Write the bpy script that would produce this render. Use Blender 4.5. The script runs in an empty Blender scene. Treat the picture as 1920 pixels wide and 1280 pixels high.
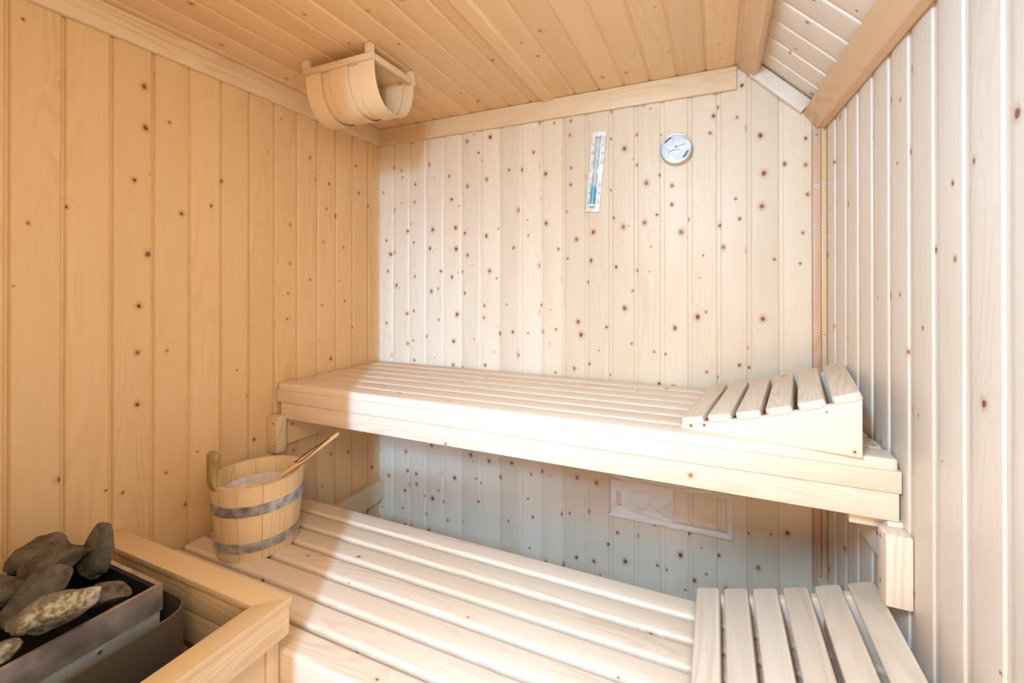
import bpy, bmesh, math, random
from mathutils import Vector, Matrix, noise

C = bpy.context.scene.collection
sc = bpy.context.scene
rnd = random.Random(11)

# ------------------------------------------------------------------ camera
CZ = 1.30
yaw, pit, rol = 0.40488939, 0.00263175, 0.00022492
fwd = Vector((-math.sin(yaw)*math.cos(pit), math.cos(yaw)*math.cos(pit), math.sin(pit)))
rgt = Vector((math.cos(yaw), math.sin(yaw), 0))
dwn = fwd.cross(rgt)
r2 = rgt*math.cos(rol)+dwn*math.sin(rol); d2 = -rgt*math.sin(rol)+dwn*math.cos(rol)
cd = bpy.data.cameras.new('camera'); cam = bpy.data.objects.new('camera', cd); C.objects.link(cam)
M = Matrix((r2, -d2, -fwd)).transposed().to_4x4(); M.translation = Vector((0, 0, CZ))
cam.matrix_world = M
cd.sensor_width = 36.0; cd.lens = 822.376/1920*36
cd.shift_x = -(989.458-960)/1920; cd.shift_y = -(640-534.872)/1920
cd.clip_start = 0.02
sc.camera = cam
# ------------------------------------------------------------------ view, world, lights
sc.view_settings.view_transform = 'Standard'
sc.view_settings.look = 'None'; sc.view_settings.gamma = 1.0; sc.view_settings.use_curve_mapping = False
sc.view_settings.exposure = -0.07
w = bpy.data.worlds.new('warm_ambient_fill'); sc.world = w; w.use_nodes = True
w.node_tree.nodes['Background'].inputs[0].default_value = (1.0, 0.84, 0.66, 1)  # warm ambient fill added for the unseen hall, not a sky colour
w.node_tree.nodes['Background'].inputs[1].default_value = 0.6

def area(name, loc, target, sx, sy, power, col, spread=180):
    l = bpy.data.lights.new(name, 'AREA'); l.shape = 'RECTANGLE'; l.size = sx; l.size_y = sy
    l.energy = power; l.color = col; l.spread = math.radians(spread)
    o = bpy.data.objects.new(name, l); C.objects.link(o)
    o.location = loc
    o.rotation_euler = (Vector(target)-Vector(loc)).to_track_quat('-Z', 'Y').to_euler()
    return o
# daylight from a narrow high window in the hall behind the doorway; the left jamb cuts it off
area('daylight_window', (0.39, -1.19, 2.02), (-1.30, 1.10, 0.50), 0.025, 0.22, 9.5, (0.34, 0.63, 1.0), 56)
# a tall window farther down the hall, on the same line of sight past the jamb
area('daylight_far_window', (1.96, -3.50, 1.70), (-.352, -.10, 1.32), 0.07, 1.3, 5.5, (0.33, 0.64, 1.0), 21)
# daylight of the doorway itself
area('daylight_doorway', (-0.285, -0.28, 1.93), (0.05, 1.3, 0.70), 0.13, 0.34, 41, (0.29, 0.63, 1.0))
# added warm fills, no real lamps: inside the front wall, low behind the camera
area('warm_fill_front', (-0.40, 0.02, 1.72), (-1.4, 1.5, 0.80), 0.60, 0.35, 10.0, (1.0, 0.80, 0.50))
area('warm_fill_low', (0.10, -0.50, 0.95), (-0.20, 1.9, 0.45), 0.40, 0.50, 15.0, (1.0, 0.64, 0.38))

# ------------------------------------------------------------------ room numbers
L, R, D = -1.704, 0.371, 1.9
KR = 0.052                      # the right wall runs outwards towards the camera
Y0 = -0.10                      # front wall
ZC = 2.158                      # ceiling
ZS, ZL, F = 0.895, 0.413, 1.279 # bench tops, front of the upper bench
def xr(y): return R+(D-y)*KR

# ------------------------------------------------------------------ materials
def new_mat(name):
    m = bpy.data.materials.new(name); m.use_nodes = True
    nt = m.node_tree; nt.nodes.clear()
    out = nt.nodes.new('ShaderNodeOutputMaterial'); b = nt.nodes.new('ShaderNodeBsdfPrincipled')
    nt.links.new(b.outputs[0], out.inputs[0])
    return m, nt, b
def nd(nt, t, **kw):
    n = nt.nodes.new(t)
    for k, v in kw.items(): setattr(n, k, v)
    return n
def lk(nt, a, b): nt.links.new(a, b)
def math_n(nt, op, a, b=None, clamp=False):
    n = nd(nt, 'ShaderNodeMath', operation=op); n.use_clamp = clamp
    for i, x in enumerate((a, b)):
        if x is None: continue
        if isinstance(x, (int, float)): n.inputs[i].default_value = x
        else: lk(nt, x, n.inputs[i])
    return n.outputs[0]
def mix(nt, f, a, b, mode='MIX'):
    n = nd(nt, 'ShaderNodeMix', data_type='RGBA', blend_type=mode)
    for s, x in ((n.inputs[0], f), (n.inputs[6], a), (n.inputs[7], b)):
        if isinstance(x, (int, float)): s.default_value = x
        elif isinstance(x, tuple): s.default_value = (*x, 1) if len(x) == 3 else x
        else: lk(nt, x, s)
    return n.outputs[2]
def maprange(nt, v, a, b, c, d, smooth=True):
    n = nd(nt, 'ShaderNodeMapRange'); n.interpolation_type = 'SMOOTHSTEP' if smooth else 'LINEAR'
    lk(nt, v, n.inputs[0])
    for i, x in enumerate((a, b, c, d)): n.inputs[i+1].default_value = x
    return n.outputs[0]

def wood(name, base, dark, knot=(0.17, 0.055, 0.03), kscale=8.5, kamt=0.5, rough=0.38, grain=0.5, ksize=0.05, tintamt=0.10, spec=0.5, ring=0.35):
    m, nt, b = new_mat(name)
    at = nd(nt, 'ShaderNodeAttribute', attribute_name='wc')
    tn = nd(nt, 'ShaderNodeAttribute', attribute_name='tint')
    sep = nd(nt, 'ShaderNodeSeparateXYZ'); lk(nt, at.outputs['Vector'], sep.inputs[0])
    X, Y, Z = sep.outputs
    yz = math_n(nt, 'ADD', Y, Z)
    # knots
    cv = nd(nt, 'ShaderNodeCombineXYZ'); lk(nt, math_n(nt, 'MULTIPLY', X, kscale*0.82), cv.inputs[0]); lk(nt, math_n(nt, 'MULTIPLY', yz, kscale), cv.inputs[1])
    dn = nd(nt, 'ShaderNodeTexNoise'); dn.noise_dimensions = '2D'; dn.inputs['Scale'].default_value = 6
    lk(nt, cv.outputs[0], dn.inputs['Vector'])
    dsub = nd(nt, 'ShaderNodeVectorMath', operation='SUBTRACT'); lk(nt, dn.outputs['Color'], dsub.inputs[0]); dsub.inputs[1].default_value = (.5, .5, .5)
    dsc = nd(nt, 'ShaderNodeVectorMath', operation='SCALE'); lk(nt, dsub.outputs[0], dsc.inputs[0]); dsc.inputs['Scale'].default_value = 0.05
    dad = nd(nt, 'ShaderNodeVectorMath', operation='ADD'); lk(nt, cv.outputs[0], dad.inputs[0]); lk(nt, dsc.outputs[0], dad.inputs[1])
    vo = nd(nt, 'ShaderNodeTexVoronoi', voronoi_dimensions='2D'); vo.inputs['Scale'].default_value = 1; vo.inputs['Randomness'].default_value = 1
    lk(nt, dad.outputs[0], vo.inputs['Vector'])
    sc_ = nd(nt, 'ShaderNodeSeparateColor'); lk(nt, vo.outputs['Color'], sc_.inputs[0])
    has = math_n(nt, 'LESS_THAN', sc_.outputs[0], kamt)
    rad = math_n(nt, 'MULTIPLY_ADD', sc_.outputs[1], ksize)
    rad.node.inputs[2].default_value = ksize*0.30
    rel = math_n(nt, 'DIVIDE', vo.outputs['Distance'], rad)
    core = math_n(nt, 'MULTIPLY', maprange(nt, rel, 0.55, 1.05, 1, 0), has)
    halo = math_n(nt, 'MULTIPLY', maprange(nt, rel, 0.7, 2.6, 1, 0), has)
    depth = maprange(nt, sc_.outputs[2], 0.0, 1.0, 0.35, 1.0, False)
    # rings of the grain: contour lines of a stretched noise, bent round the knots
    g = nd(nt, 'ShaderNodeCombineXYZ')
    lk(nt, math_n(nt, 'MULTIPLY', X, 0.9), g.inputs[0]); lk(nt, math_n(nt, 'MULTIPLY', Y, 8.0), g.inputs[1]); lk(nt, math_n(nt, 'MULTIPLY', Z, 8.0), g.inputs[2])
    n1 = nd(nt, 'ShaderNodeTexNoise'); n1.inputs['Scale'].default_value = 1.0; n1.inputs['Detail'].default_value = 1.5; n1.inputs['Roughness'].default_value = .4
    lk(nt, g.outputs[0], n1.inputs['Vector'])
    kd = maprange(nt, rel, 0.0, 7.0, 0.09, 0.0)
    kd = math_n(nt, 'MULTIPLY', kd, has)
    s1 = math_n(nt, 'ADD', n1.outputs[0], kd)
    rg = math_n(nt, 'MULTIPLY', s1, 120.0)
    rg = math_n(nt, 'SINE', rg)
    rings = maprange(nt, rg, -0.2, 1.0, 0, 1)
    rmask = nd(nt, 'ShaderNodeTexNoise'); rmask.inputs['Scale'].default_value = 1
    g3 = nd(nt, 'ShaderNodeCombineXYZ'); lk(nt, math_n(nt, 'MULTIPLY', X, 0.7), g3.inputs[0]); lk(nt, math_n(nt, 'MULTIPLY', yz, 5), g3.inputs[1])
    lk(nt, g3.outputs[0], rmask.inputs['Vector'])
    rings = math_n(nt, 'MULTIPLY', rings, maprange(nt, rmask.outputs[0], .42, .62, .15, 1))
    # fine fibre
    g2 = nd(nt, 'ShaderNodeCombineXYZ')
    lk(nt, math_n(nt, 'MULTIPLY', X, 4.0), g2.inputs[0]); lk(nt, math_n(nt, 'MULTIPLY', Y, 160.0), g2.inputs[1]); lk(nt, math_n(nt, 'MULTIPLY', Z, 160.0), g2.inputs[2])
    n2 = nd(nt, 'ShaderNodeTexNoise'); n2.inputs['Scale'].default_value = 1.0; n2.inputs['Detail'].default_value = 2
    lk(nt, g2.outputs[0], n2.inputs['Vector'])
    fib = maprange(nt, n2.outputs[0], .35, .7, 0, 1)
    f = math_n(nt, 'MULTIPLY_ADD', rings, ring)
    lk(nt, math_n(nt, 'MULTIPLY', fib, 0.22*grain), f.node.inputs[2])
    col = mix(nt, f, base, dark)
    # broad colour drift along and between boards
    n3 = nd(nt, 'ShaderNodeTexNoise'); n3.inputs['Scale'].default_value = 1.0
    g4 = nd(nt, 'ShaderNodeCombineXYZ'); lk(nt, math_n(nt, 'MULTIPLY', X, 1.6), g4.inputs[0]); lk(nt, math_n(nt, 'MULTIPLY', yz, 9), g4.inputs[1])
    lk(nt, g4.outputs[0], n3.inputs['Vector'])
    col = mix(nt, maprange(nt, n3.outputs[0], .45, .75, 0, .35), col, tuple(x*y for x, y in zip(base, (0.93, 0.80, 0.68))))
    br = math_n(nt, 'MULTIPLY_ADD', tn.outputs['Fac'], tintamt); br.node.inputs[2].default_value = 1-tintamt/2
    cb = nd(nt, 'ShaderNodeCombineColor'); lk(nt, br, cb.inputs[0]); lk(nt, math_n(nt, 'POWER', br, 1.15), cb.inputs[1]); lk(nt, math_n(nt, 'POWER', br, 1.5), cb.inputs[2])
    col = mix(nt, 1.0, col, cb.outputs[0], 'MULTIPLY')
    halo_c = tuple(x*y for x, y in zip(base, (0.74, 0.52, 0.36)))
    col = mix(nt, math_n(nt, 'MULTIPLY', halo, 0.62), col, halo_c)
    kc = mix(nt, depth, tuple(x*y for x, y in zip(base, (0.55, 0.33, 0.22))), knot)
    col = mix(nt, core, col, kc)
    lk(nt, col, b.inputs['Base Color'])
    b.inputs['Roughness'].default_value = rough
    b.inputs['Specular IOR Level'].default_value = spec
    bp = nd(nt, 'ShaderNodeBump'); bp.inputs['Strength'].default_value = 0.12; bp.inputs['Distance'].default_value = 0.001
    lk(nt, math_n(nt, 'SUBTRACT', fib, math_n(nt, 'MULTIPLY', rings, 1.2)), bp.inputs['Height']); lk(nt, bp.outputs[0], b.inputs['Normal'])
    return m

def plain(name, col, rough=0.5, metal=0.0, nscale=None, namt=0.15, bump=0.0, spec=0.5):
    m, nt, b = new_mat(name)
    tc = nd(nt, 'ShaderNodeTexCoord'); n = nd(nt, 'ShaderNodeTexNoise'); n.inputs['Scale'].default_value = nscale or 30
    n.inputs['Detail'].default_value = 4
    lk(nt, tc.outputs['Object'], n.inputs['Vector'])
    c = mix(nt, maprange(nt, n.outputs[0], .3, .7, 0, 1), tuple(x*(1-namt) for x in col), tuple(min(1, x*(1+namt)) for x in col))
    lk(nt, c, b.inputs['Base Color'])
    b.inputs['Roughness'].default_value = rough; b.inputs['Metallic'].default_value = metal; b.inputs['Specular IOR Level'].default_value = spec
    if bump:
        bp = nd(nt, 'ShaderNodeBump'); bp.inputs['Strength'].default_value = bump; bp.inputs['Distance'].default_value = .002
        lk(nt, n.outputs[0], bp.inputs['Height']); lk(nt, bp.outputs[0], b.inputs['Normal'])
    return m

PINE = (0.80, 0.62, 0.42); PINED = (0.60, 0.39, 0.20)
MAT = {}
MAT['wall_shaded'] = wood('pine_panelling_shaded', (0.79, 0.54, 0.29), (0.64, 0.37, 0.16), kamt=.42, kscale=8.5, ksize=.055, ring=.28)  # same wood as the other walls; deeper orange of the shade put into the colour
MAT['ceil'] = wood('pine_ceiling_panelling', (0.80, 0.54, 0.29), (0.64, 0.37, 0.17), kamt=.45, kscale=9, ksize=.05, ring=.25, knot=(.30, .14, .07))
MAT['wall'] = wood('pine_panelling_daylit', (0.78, 0.65, 0.49), (0.68, 0.49, 0.32), kamt=.75, kscale=10.5, ksize=.08, rough=.42, spec=.3, ring=.22, tintamt=.12)  # same wood; part of the daylight's paleness is put into the base colour
MAT['wall_r'] = wood('pine_panelling_daylit_white', (0.81, 0.71, 0.60), (0.70, 0.54, 0.39), kamt=.45, kscale=8.5, ksize=.055, rough=.36, ring=.25, tintamt=.08)  # same boards again, whitening by the daylight painted into the base colour
MAT['trim'] = wood('pine_trim', (0.80, 0.60, 0.38), (0.62, 0.38, 0.17), kamt=.18, kscale=5, ksize=.035, ring=.5)
MAT['beam'] = wood('larch_cover_board', (0.76, 0.52, 0.30), (0.56, 0.31, 0.13), kamt=.10, kscale=5, ksize=.03, ring=.6)
MAT['batten'] = wood('red_cedar_batten', (0.66, 0.42, 0.27), (0.46, 0.25, 0.14), kamt=.0, ring=.7)
MAT['bench'] = wood('bench_spruce', (0.83, 0.67, 0.51), (0.70, 0.50, 0.33), kamt=.30, kscale=6.0, ksize=.030, ring=.50, rough=.42)
MAT['rest'] = wood('headrest_spruce', (0.82, 0.69, 0.55), (0.68, 0.51, 0.35), kamt=.14, kscale=5.5, ksize=.03, ring=.55, rough=.45)
MAT['guard'] = wood('guard_rail_fir', (0.78, 0.58, 0.36), (0.62, 0.40, 0.20), kamt=.04, kscale=5, ring=.45, rough=.45)
MAT['pail'] = wood('pail_pine_staves', (0.80, 0.60, 0.36), (0.62, 0.40, 0.19), kamt=.06, kscale=9, ring=.7, rough=.4)
MAT['pail_dark'] = wood('pail_handle_wood', (0.36, 0.25, 0.085), (0.22, 0.14, 0.045), kamt=.0, ring=.6, rough=.4)
MAT['veneer'] = wood('lamp_shade_veneer', (0.80, 0.57, 0.34), (0.70, 0.46, 0.25), kamt=.0, ring=.12, rough=.28)
MAT['vent'] = wood('vent_ash', (0.84, 0.80, 0.74), (0.66, 0.57, 0.47), kamt=.0, ring=.8, rough=.4)
MAT['screw'] = plain('steel_screw', (.55, .53, .5), .35, .9)
MAT['screw_dark'] = plain('screw_recess', (.05, .04, .03), .6)
MAT['steel'] = plain('galvanised_hoop', (.48, .50, .55), .36, .75, 40, .35, .3)
MAT['tray'] = plain('tray_stainless_discoloured', (.50, .47, .48), .33, .75, 14, .35)
MAT['jacket'] = plain('brushed_steel_jacket', (.62, .64, .68), .35, .45, 20, .12)
MAT['casing'] = plain('brown_enamel', (.115, .092, .072), .40, .3, 200, .1, .1)
MAT['dark'] = plain('dark_steel', (.035, .035, .04), .6, .5)  # near-black steel for the tray lining and the feet
MAT['liner'] = plain('pail_liner_plastic', (.78, .70, .70), .45)
MAT['cord'] = plain('dark_leather_cord', (.035, .018, .010), .5)
MAT['dial'] = plain('dial_white', (.74, .78, .84), .35)
MAT['brass'] = plain('thermometer_rim_pale_gold', (.66, .64, .56), .3, .8)
MAT['ink'] = plain('ink_grey_blue', (.10, .12, .16), .5)
MAT['inkb'] = plain('ink_blue_grey', (.22, .32, .40), .5)
MAT['teal'] = plain('teal_sand', (.10, .56, .62), .3)
MAT['teal2'] = plain('dial_teal', (.25, .52, .60), .4)
MAT['timer_board'] = plain('timer_board_white', (.80, .78, .75), .4)
m, nt, b = new_mat('clear_glass_tube')
b.inputs['Roughness'].default_value = .05; b.inputs['Base Color'].default_value = (.9, .95, .97, 1)
tr = nd(nt, 'ShaderNodeBsdfTransparent'); tr.inputs[0].default_value = (.93, .96, .97, 1); fr = nd(nt, 'ShaderNodeFresnel'); fr.inputs[0].default_value = 1.45
ms = nd(nt, 'ShaderNodeMixShader'); lk(nt, math_n(nt, 'MULTIPLY_ADD', fr.outputs[0], .9), ms.inputs[0]); ms.inputs[0].links[0].from_node.inputs[2].default_value = .04
lk(nt, tr.outputs[0], ms.inputs[1]); lk(nt, b.outputs[0], ms.inputs[2])
lk(nt, ms.outputs[0], [n for n in nt.nodes if n.type == 'OUTPUT_MATERIAL'][0].inputs[0])
MAT['glass'] = m
# floor tiles
m, nt, b = new_mat('grey_blue_floor_tiles')
tc = nd(nt, 'ShaderNodeTexCoord'); bk = nd(nt, 'ShaderNodeTexBrick'); bk.offset = 0
bk.inputs['Scale'].default_value = 1; bk.inputs['Brick Width'].default_value = .15; bk.inputs['Row Height'].default_value = .15; bk.inputs['Mortar Size'].default_value = .004
bk.inputs['Color1'].default_value = (.42, .45, .56, 1); bk.inputs['Color2'].default_value = (.36, .39, .50, 1); bk.inputs['Mortar'].default_value = (.7, .72, .78, 1)
lk(nt, tc.outputs['Object'], bk.inputs['Vector']); lk(nt, bk.outputs[0], b.inputs['Base Color']); b.inputs['Roughness'].default_value = .35
MAT['floor'] = m
# stones
m, nt, b = new_mat('sauna_stone')
tc = nd(nt, 'ShaderNodeTexCoord'); oi = nd(nt, 'ShaderNodeObjectInfo')
n1 = nd(nt, 'ShaderNodeTexNoise'); n1.inputs['Scale'].default_value = 34; n1.inputs['Detail'].default_value = 8; n1.inputs['Roughness'].default_value = .7
n2 = nd(nt, 'ShaderNodeTexNoise'); n2.inputs['Scale'].default_value = 6; n2.inputs['Detail'].default_value = 3
lk(nt, tc.outputs['Object'], n1.inputs['Vector']); lk(nt, tc.outputs['Object'], n2.inputs['Vector'])
c1 = mix(nt, maprange(nt, n1.outputs[0], .35, .65, 0, 1), (.055, .042, .033), (.21, .16, .12))
c2 = mix(nt, maprange(nt, n2.outputs[0], .45, .62, 0, .8), c1, (.15, .14, .12))
lk(nt, c2, b.inputs['Base Color']); b.inputs['Roughness'].default_value = .62
bp = nd(nt, 'ShaderNodeBump'); bp.inputs['Strength'].default_value = .8; bp.inputs['Distance'].default_value = .010; lk(nt, n1.outputs[0], bp.inputs['Height']); lk(nt, bp.outputs[0], b.inputs['Normal'])
MAT['stone'] = m
m, nt, b = new_mat('sauna_stone_crystal')
tc = nd(nt, 'ShaderNodeTexCoord')
v1 = nd(nt, 'ShaderNodeTexNoise'); v1.inputs['Scale'].default_value = 70; v1.inputs['Detail'].default_value = 8; v1.inputs['Roughness'].default_value = .75
n2 = nd(nt, 'ShaderNodeTexNoise'); n2.inputs['Scale'].default_value = 14; n2.inputs['Detail'].default_value = 6
lk(nt, tc.outputs['Object'], v1.inputs['Vector']); lk(nt, tc.outputs['Object'], n2.inputs['Vector'])
c1 = mix(nt, maprange(nt, v1.outputs[0], .42, .60, 0, 1), (.17, .145, .09), (.62, .57, .44))
sx = nd(nt, 'ShaderNodeSeparateXYZ'); lk(nt, tc.outputs['Object'], sx.inputs[0])
sd = math_n(nt, 'ADD', math_n(nt, 'MULTIPLY', sx.outputs[1], -9.0), math_n(nt, 'MULTIPLY', n2.outputs[0], 1.2))
c2 = mix(nt, maprange(nt, sd, .55, .80, 0, 1), mix(nt, n2.outputs[0], (.13, .10, .07), (.26, .20, .14)), c1)
lk(nt, c2, b.inputs['Base Color']); b.inputs['Roughness'].default_value = .45
bp = nd(nt, 'ShaderNodeBump'); bp.inputs['Strength'].default_value = .7; bp.inputs['Distance'].default_value = .006
lk(nt, v1.outputs[0], bp.inputs['Height']); lk(nt, bp.outputs[0], b.inputs['Normal'])
MAT['stone_x'] = m

# ------------------------------------------------------------------ mesh helper
class MB:
    def __init__(s): s.v, s.f, s.wc, s.t = [], [], [], []
    def add(s, vs, fs, wcs, tint=None, seed=None):
        o = len(s.v); s.v += [tuple(v) for v in vs]; s.f += [[i+o for i in f] for f in fs]
        sd = rnd.random()*60 if seed is None else seed
        tt = rnd.random() if tint is None else tint
        s.wc += [(w_[0]+sd, w_[1]+sd*.371, w_[2]+sd*.123) for w_ in wcs]; s.t += [tt]*len(vs)
    def bm(s, bm, mat=None, along=0, tint=None, seed=None):
        idx = {0: (0, 1, 2), 1: (1, 0, 2), 2: (2, 0, 1)}[along]
        bm.verts.index_update()
        vs = [v.co.copy() for v in bm.verts]; fs = [[v.index for v in f.verts] for f in bm.faces]
        wcs = [(v[idx[0]], v[idx[1]], v[idx[2]]) for v in vs]
        if mat is not None: vs = [mat @ v for v in vs]
        s.add(vs, fs, wcs, tint, seed); bm.free()
    def box(s, lo, hi, along=0, bev=.002, seg=2, mat=None, tint=None):
        c = [(a+b_)/2 for a, b_ in zip(lo, hi)]; sz = [b_-a for a, b_ in zip(lo, hi)]
        b_ = bmesh.new(); bmesh.ops.create_cube(b_, size=1)
        for v in b_.verts: v.co = Vector((v.co.x*sz[0], v.co.y*sz[1], v.co.z*sz[2]))
        if bev: bmesh.ops.bevel(b_, geom=list(b_.edges), offset=min(bev, min(sz)*.45), segments=seg, profile=.6, affect='EDGES')
        T = Matrix.Translation(c)
        s.bm(b_, (mat @ T) if mat is not None else T, along, tint); return s
    def prism(s, poly, axis, d0, d1, along=None, bev=0, seg=2, mat=None, tint=None):
        """poly: 2D outline in the two other axes, extruded along axis"""
        b_ = bmesh.new(); oth = [k for k in range(3) if k != axis]
        def P(p, d):
            v = [0, 0, 0]; v[oth[0]] = p[0]; v[oth[1]] = p[1]; v[axis] = d; return v
        a = [b_.verts.new(P(p, d0)) for p in poly]; c = [b_.verts.new(P(p, d1)) for p in poly]
        n = len(poly)
        b_.faces.new(a); b_.faces.new(c[::-1])
        for i in range(n): b_.faces.new((a[i], a[(i+1) % n], c[(i+1) % n], c[i]))
        bmesh.ops.recalc_face_normals(b_, faces=list(b_.faces))
        if bev: bmesh.ops.bevel(b_, geom=list(b_.edges), offset=bev, segments=seg, profile=.6, affect='EDGES')
        s.bm(b_, mat, axis if along is None else along, tint); return s
    def tube(s, pts, rad, n=12, cap=True):
        pts = [Vector(p) for p in pts]; rs = rad if isinstance(rad, (list, tuple)) else [rad]*len(pts)
        vs, fs, wcs = [], [], []; ln = 0; up = None
        for i, p in enumerate(pts):
            t = (pts[min(i+1, len(pts)-1)]-pts[max(i-1, 0)]).normalized()
            if up is None: up = Vector((0, 0, 1)) if abs(t.z) < .9 else Vector((1, 0, 0))
            a = (up-t*up.dot(t)).normalized(); up = a; b_ = t.cross(a)
            if i: ln += (p-pts[i-1]).length
            rr = rs[i] if isinstance(rs[i], (list, tuple)) else (rs[i], rs[i])
            for k in range(n):
                q = 2*math.pi*k/n; vs.append(p+a*math.cos(q)*rr[0]+b_*math.sin(q)*rr[1]); wcs.append((ln, math.cos(q)*rr[0], math.sin(q)*rr[1]))
        for i in range(len(pts)-1):
            for k in range(n): fs.append((i*n+k, i*n+(k+1) % n, (i+1)*n+(k+1) % n, (i+1)*n+k))
        if cap: fs.append(list(range(n))[::-1]); fs.append([(len(pts)-1)*n+k for k in range(n)])
        s.add(vs, fs, wcs); return s
    def cyl(s, p0, p1, r, n=24, r1=None): return s.tube([p0, p1], [r, r if r1 is None else r1], n)
    def build(s, name, mat, parent=None, smooth=True, angle=32):
        me = bpy.data.meshes.new(name); me.from_pydata(s.v, [], s.f); me.validate(); me.update()
        a = me.attributes.new('wc', 'FLOAT_VECTOR', 'POINT'); a.data.foreach_set('vector', [x for w_ in s.wc for x in w_])
        t = me.attributes.new('tint', 'FLOAT', 'POINT'); t.data.foreach_set('value', s.t)
        if smooth:
            me.polygons.foreach_set('use_smooth', [True]*len(me.polygons)); me.set_sharp_from_angle(angle=math.radians(angle))
        me.materials.append(MAT[mat] if isinstance(mat, str) else mat)
        o = bpy.data.objects.new(name, me); C.objects.link(o)
        if parent is not None: o.parent = parent
        return o
def thing(name, label, cat, loc=(0, 0, 0), rotz=0, group=None):
    o = bpy.data.objects.new(name, None); C.objects.link(o); o.location = loc; o.rotation_euler = (0, 0, rotz)
    o.empty_display_size = .05
    o['label'] = label; o['category'] = cat
    if group: o['group'] = group
    return o
def tag(o, label, cat, group=None):
    o['label'] = label; o['category'] = cat
    if group: o['group'] = group
    return o
def struct(o, label=None):
    o['kind'] = 'structure'
    if label: o['label'] = label
    return o
def kids(o): return [x for x in bpy.data.objects if x.parent == o]
def copy_tree(o, parent=None):
    c = o.copy(); C.objects.link(c)
    if parent is not None: c.parent = parent
    for ch in kids(o): copy_tree(ch, c)
    return c

# ------------------------------------------------------------------ panelled surfaces
def panelling(name, mat, origin, U, V, N, i0, i1, pitch, first, zfun, rec=.013, dep=.005, bulge=.0010, slab=.02, flip=False):
    """boards running along V, repeated along U from offset `first`; zfun(u) -> (v0, v1) extents"""
    mb = MB(); O = Vector(origin); U = Vector(U); V = Vector(V); N = Vector(N)
    for i in range(i0, i1):
        a0 = first+i*pitch
        prof = [(0, -dep), (rec, -dep), (rec+.0015, -dep*.45), (rec+.005, -.0006)]
        w_ = pitch-rec-.005-.004
        for k in range(1, 6):
            q = k/6; prof.append((rec+.005+w_*q, bulge*math.sin(math.pi*q)))
        prof += [(pitch-.004, -.0004), (pitch-.001, -dep*.5), (pitch-.0003, -dep)]
        if flip: prof = [(pitch-a, d) for a, d in prof][::-1]
        v0, v1 = zfun(a0+pitch/2)
        vs, wcs = [], []
        for v in (v0, v1):
            for a, d in prof:
                vs.append(O+U*(a0+a)+V*v+N*d); wcs.append((v, a, d))
        n = len(prof); fs = [(k, k+1, n+k+1, n+k) for k in range(n-1)]
        mb.add(vs, fs, wcs)
    # backing that closes the joints
    ua, ub = first+i0*pitch, first+i1*pitch
    vv = [zfun(ua+.01), zfun(ub-.01)]
    vs = []
    for d in (-dep-.0006, -dep-slab):
        vs += [O+U*ua+V*vv[0][0]+N*d, O+U*ub+V*vv[1][0]+N*d, O+U*ub+V*vv[1][1]+N*d, O+U*ua+V*vv[0][1]+N*d]
    mb.add(vs, [(0, 1, 2, 3), (4, 5, 6, 7), (0, 1, 5, 4), (1, 2, 6, 5), (2, 3, 7, 6), (3, 0, 4, 7)], [(0, 0, 0)]*8)
    return struct(mb.build(name, mat, angle=20))

PB = .108
# back wall: recess strip starts at x = -.427 + i*PB
panelling('wall_back', 'wall', (0, D, 0), (1, 0, 0), (0, 0, 1), (0, -1, 0), -12, 8, PB, -.427, lambda u: (0, ZC))
# left wall: narrow grooves
panelling('wall_left', 'wall_shaded', (L, 0, 0), (0, 1, 0), (0, 0, 1), (1, 0, 0), -6, 13, PB, .515, lambda u: (0, ZC), rec=.006, dep=.009)
# right wall, flaring; strips counted from the far end
cphi = math.cos(math.atan(KR)); sphi = math.sin(math.atan(KR))
panelling('wall_right', 'wall_r', (xr(1.798), 1.798, 0), (sphi, -cphi, 0), (0, 0, 1), (-cphi, -sphi, 0), -1, 18, PB, -.006, lambda u: (0, 2.0), rec=.014, dep=.0045)
# flat ceiling: boards run front to back
panelling('ceiling', 'ceil', (0, 0, ZC), (1, 0, 0), (0, 1, 0), (0, 0, -1), -16, 2, PB, -.032, lambda u: (Y0, D), rec=.006, dep=.005, flip=True)
# sloping part between the ceiling and the right wall (45 degrees); boards run down the slope
s2 = math.sqrt(.5)
XS, ZSL = .150, 2.158
panelling('ceiling_slope', 'wall_r', (XS, D, ZSL), (0, -1, 0), (s2, 0, -s2), (-s2, 0, -s2), 0, 19, PB, .0, lambda u: (-.02, .50), rec=.012, dep=.005)
# front wall with the doorway the camera looks in from
mb = MB()
mb.box((L, Y0-.09, 0), (-.352, Y0, ZC), along=2, bev=.001)
mb.box((-.352, Y0-.09, 2.13), (.475, Y0, ZC), along=0, bev=.001)
struct(mb.build('wall_front', 'wall_shaded'))
mb = MB()
mb.box((L-.1, -1.6, -.02), (1.4, D+.05, 0), bev=0)
struct(mb.build('floor', 'floor'))

# ------------------------------------------------------------------ trims
tn = [0]
def trim(mb, mat, label=None):
    tn[0] += 1
    return struct(mb.build('trim_%d' % tn[0], mat), label)
ZT = 2.067
trim(MB().box((L, Y0, ZT), (L+.020, D-.020, ZC-.002), along=1, bev=.003), 'trim')
trim(MB().box((L, D-.020, ZT), (.076, D, ZC-.002), along=0, bev=.003), 'trim')
trim(MB().prism([(-.732, ZC), (-.726, ZC-.012), (-.678, ZC-.012), (-.670, ZC)], 1, Y0, D-.016, bev=0), 'ceil')
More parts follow.
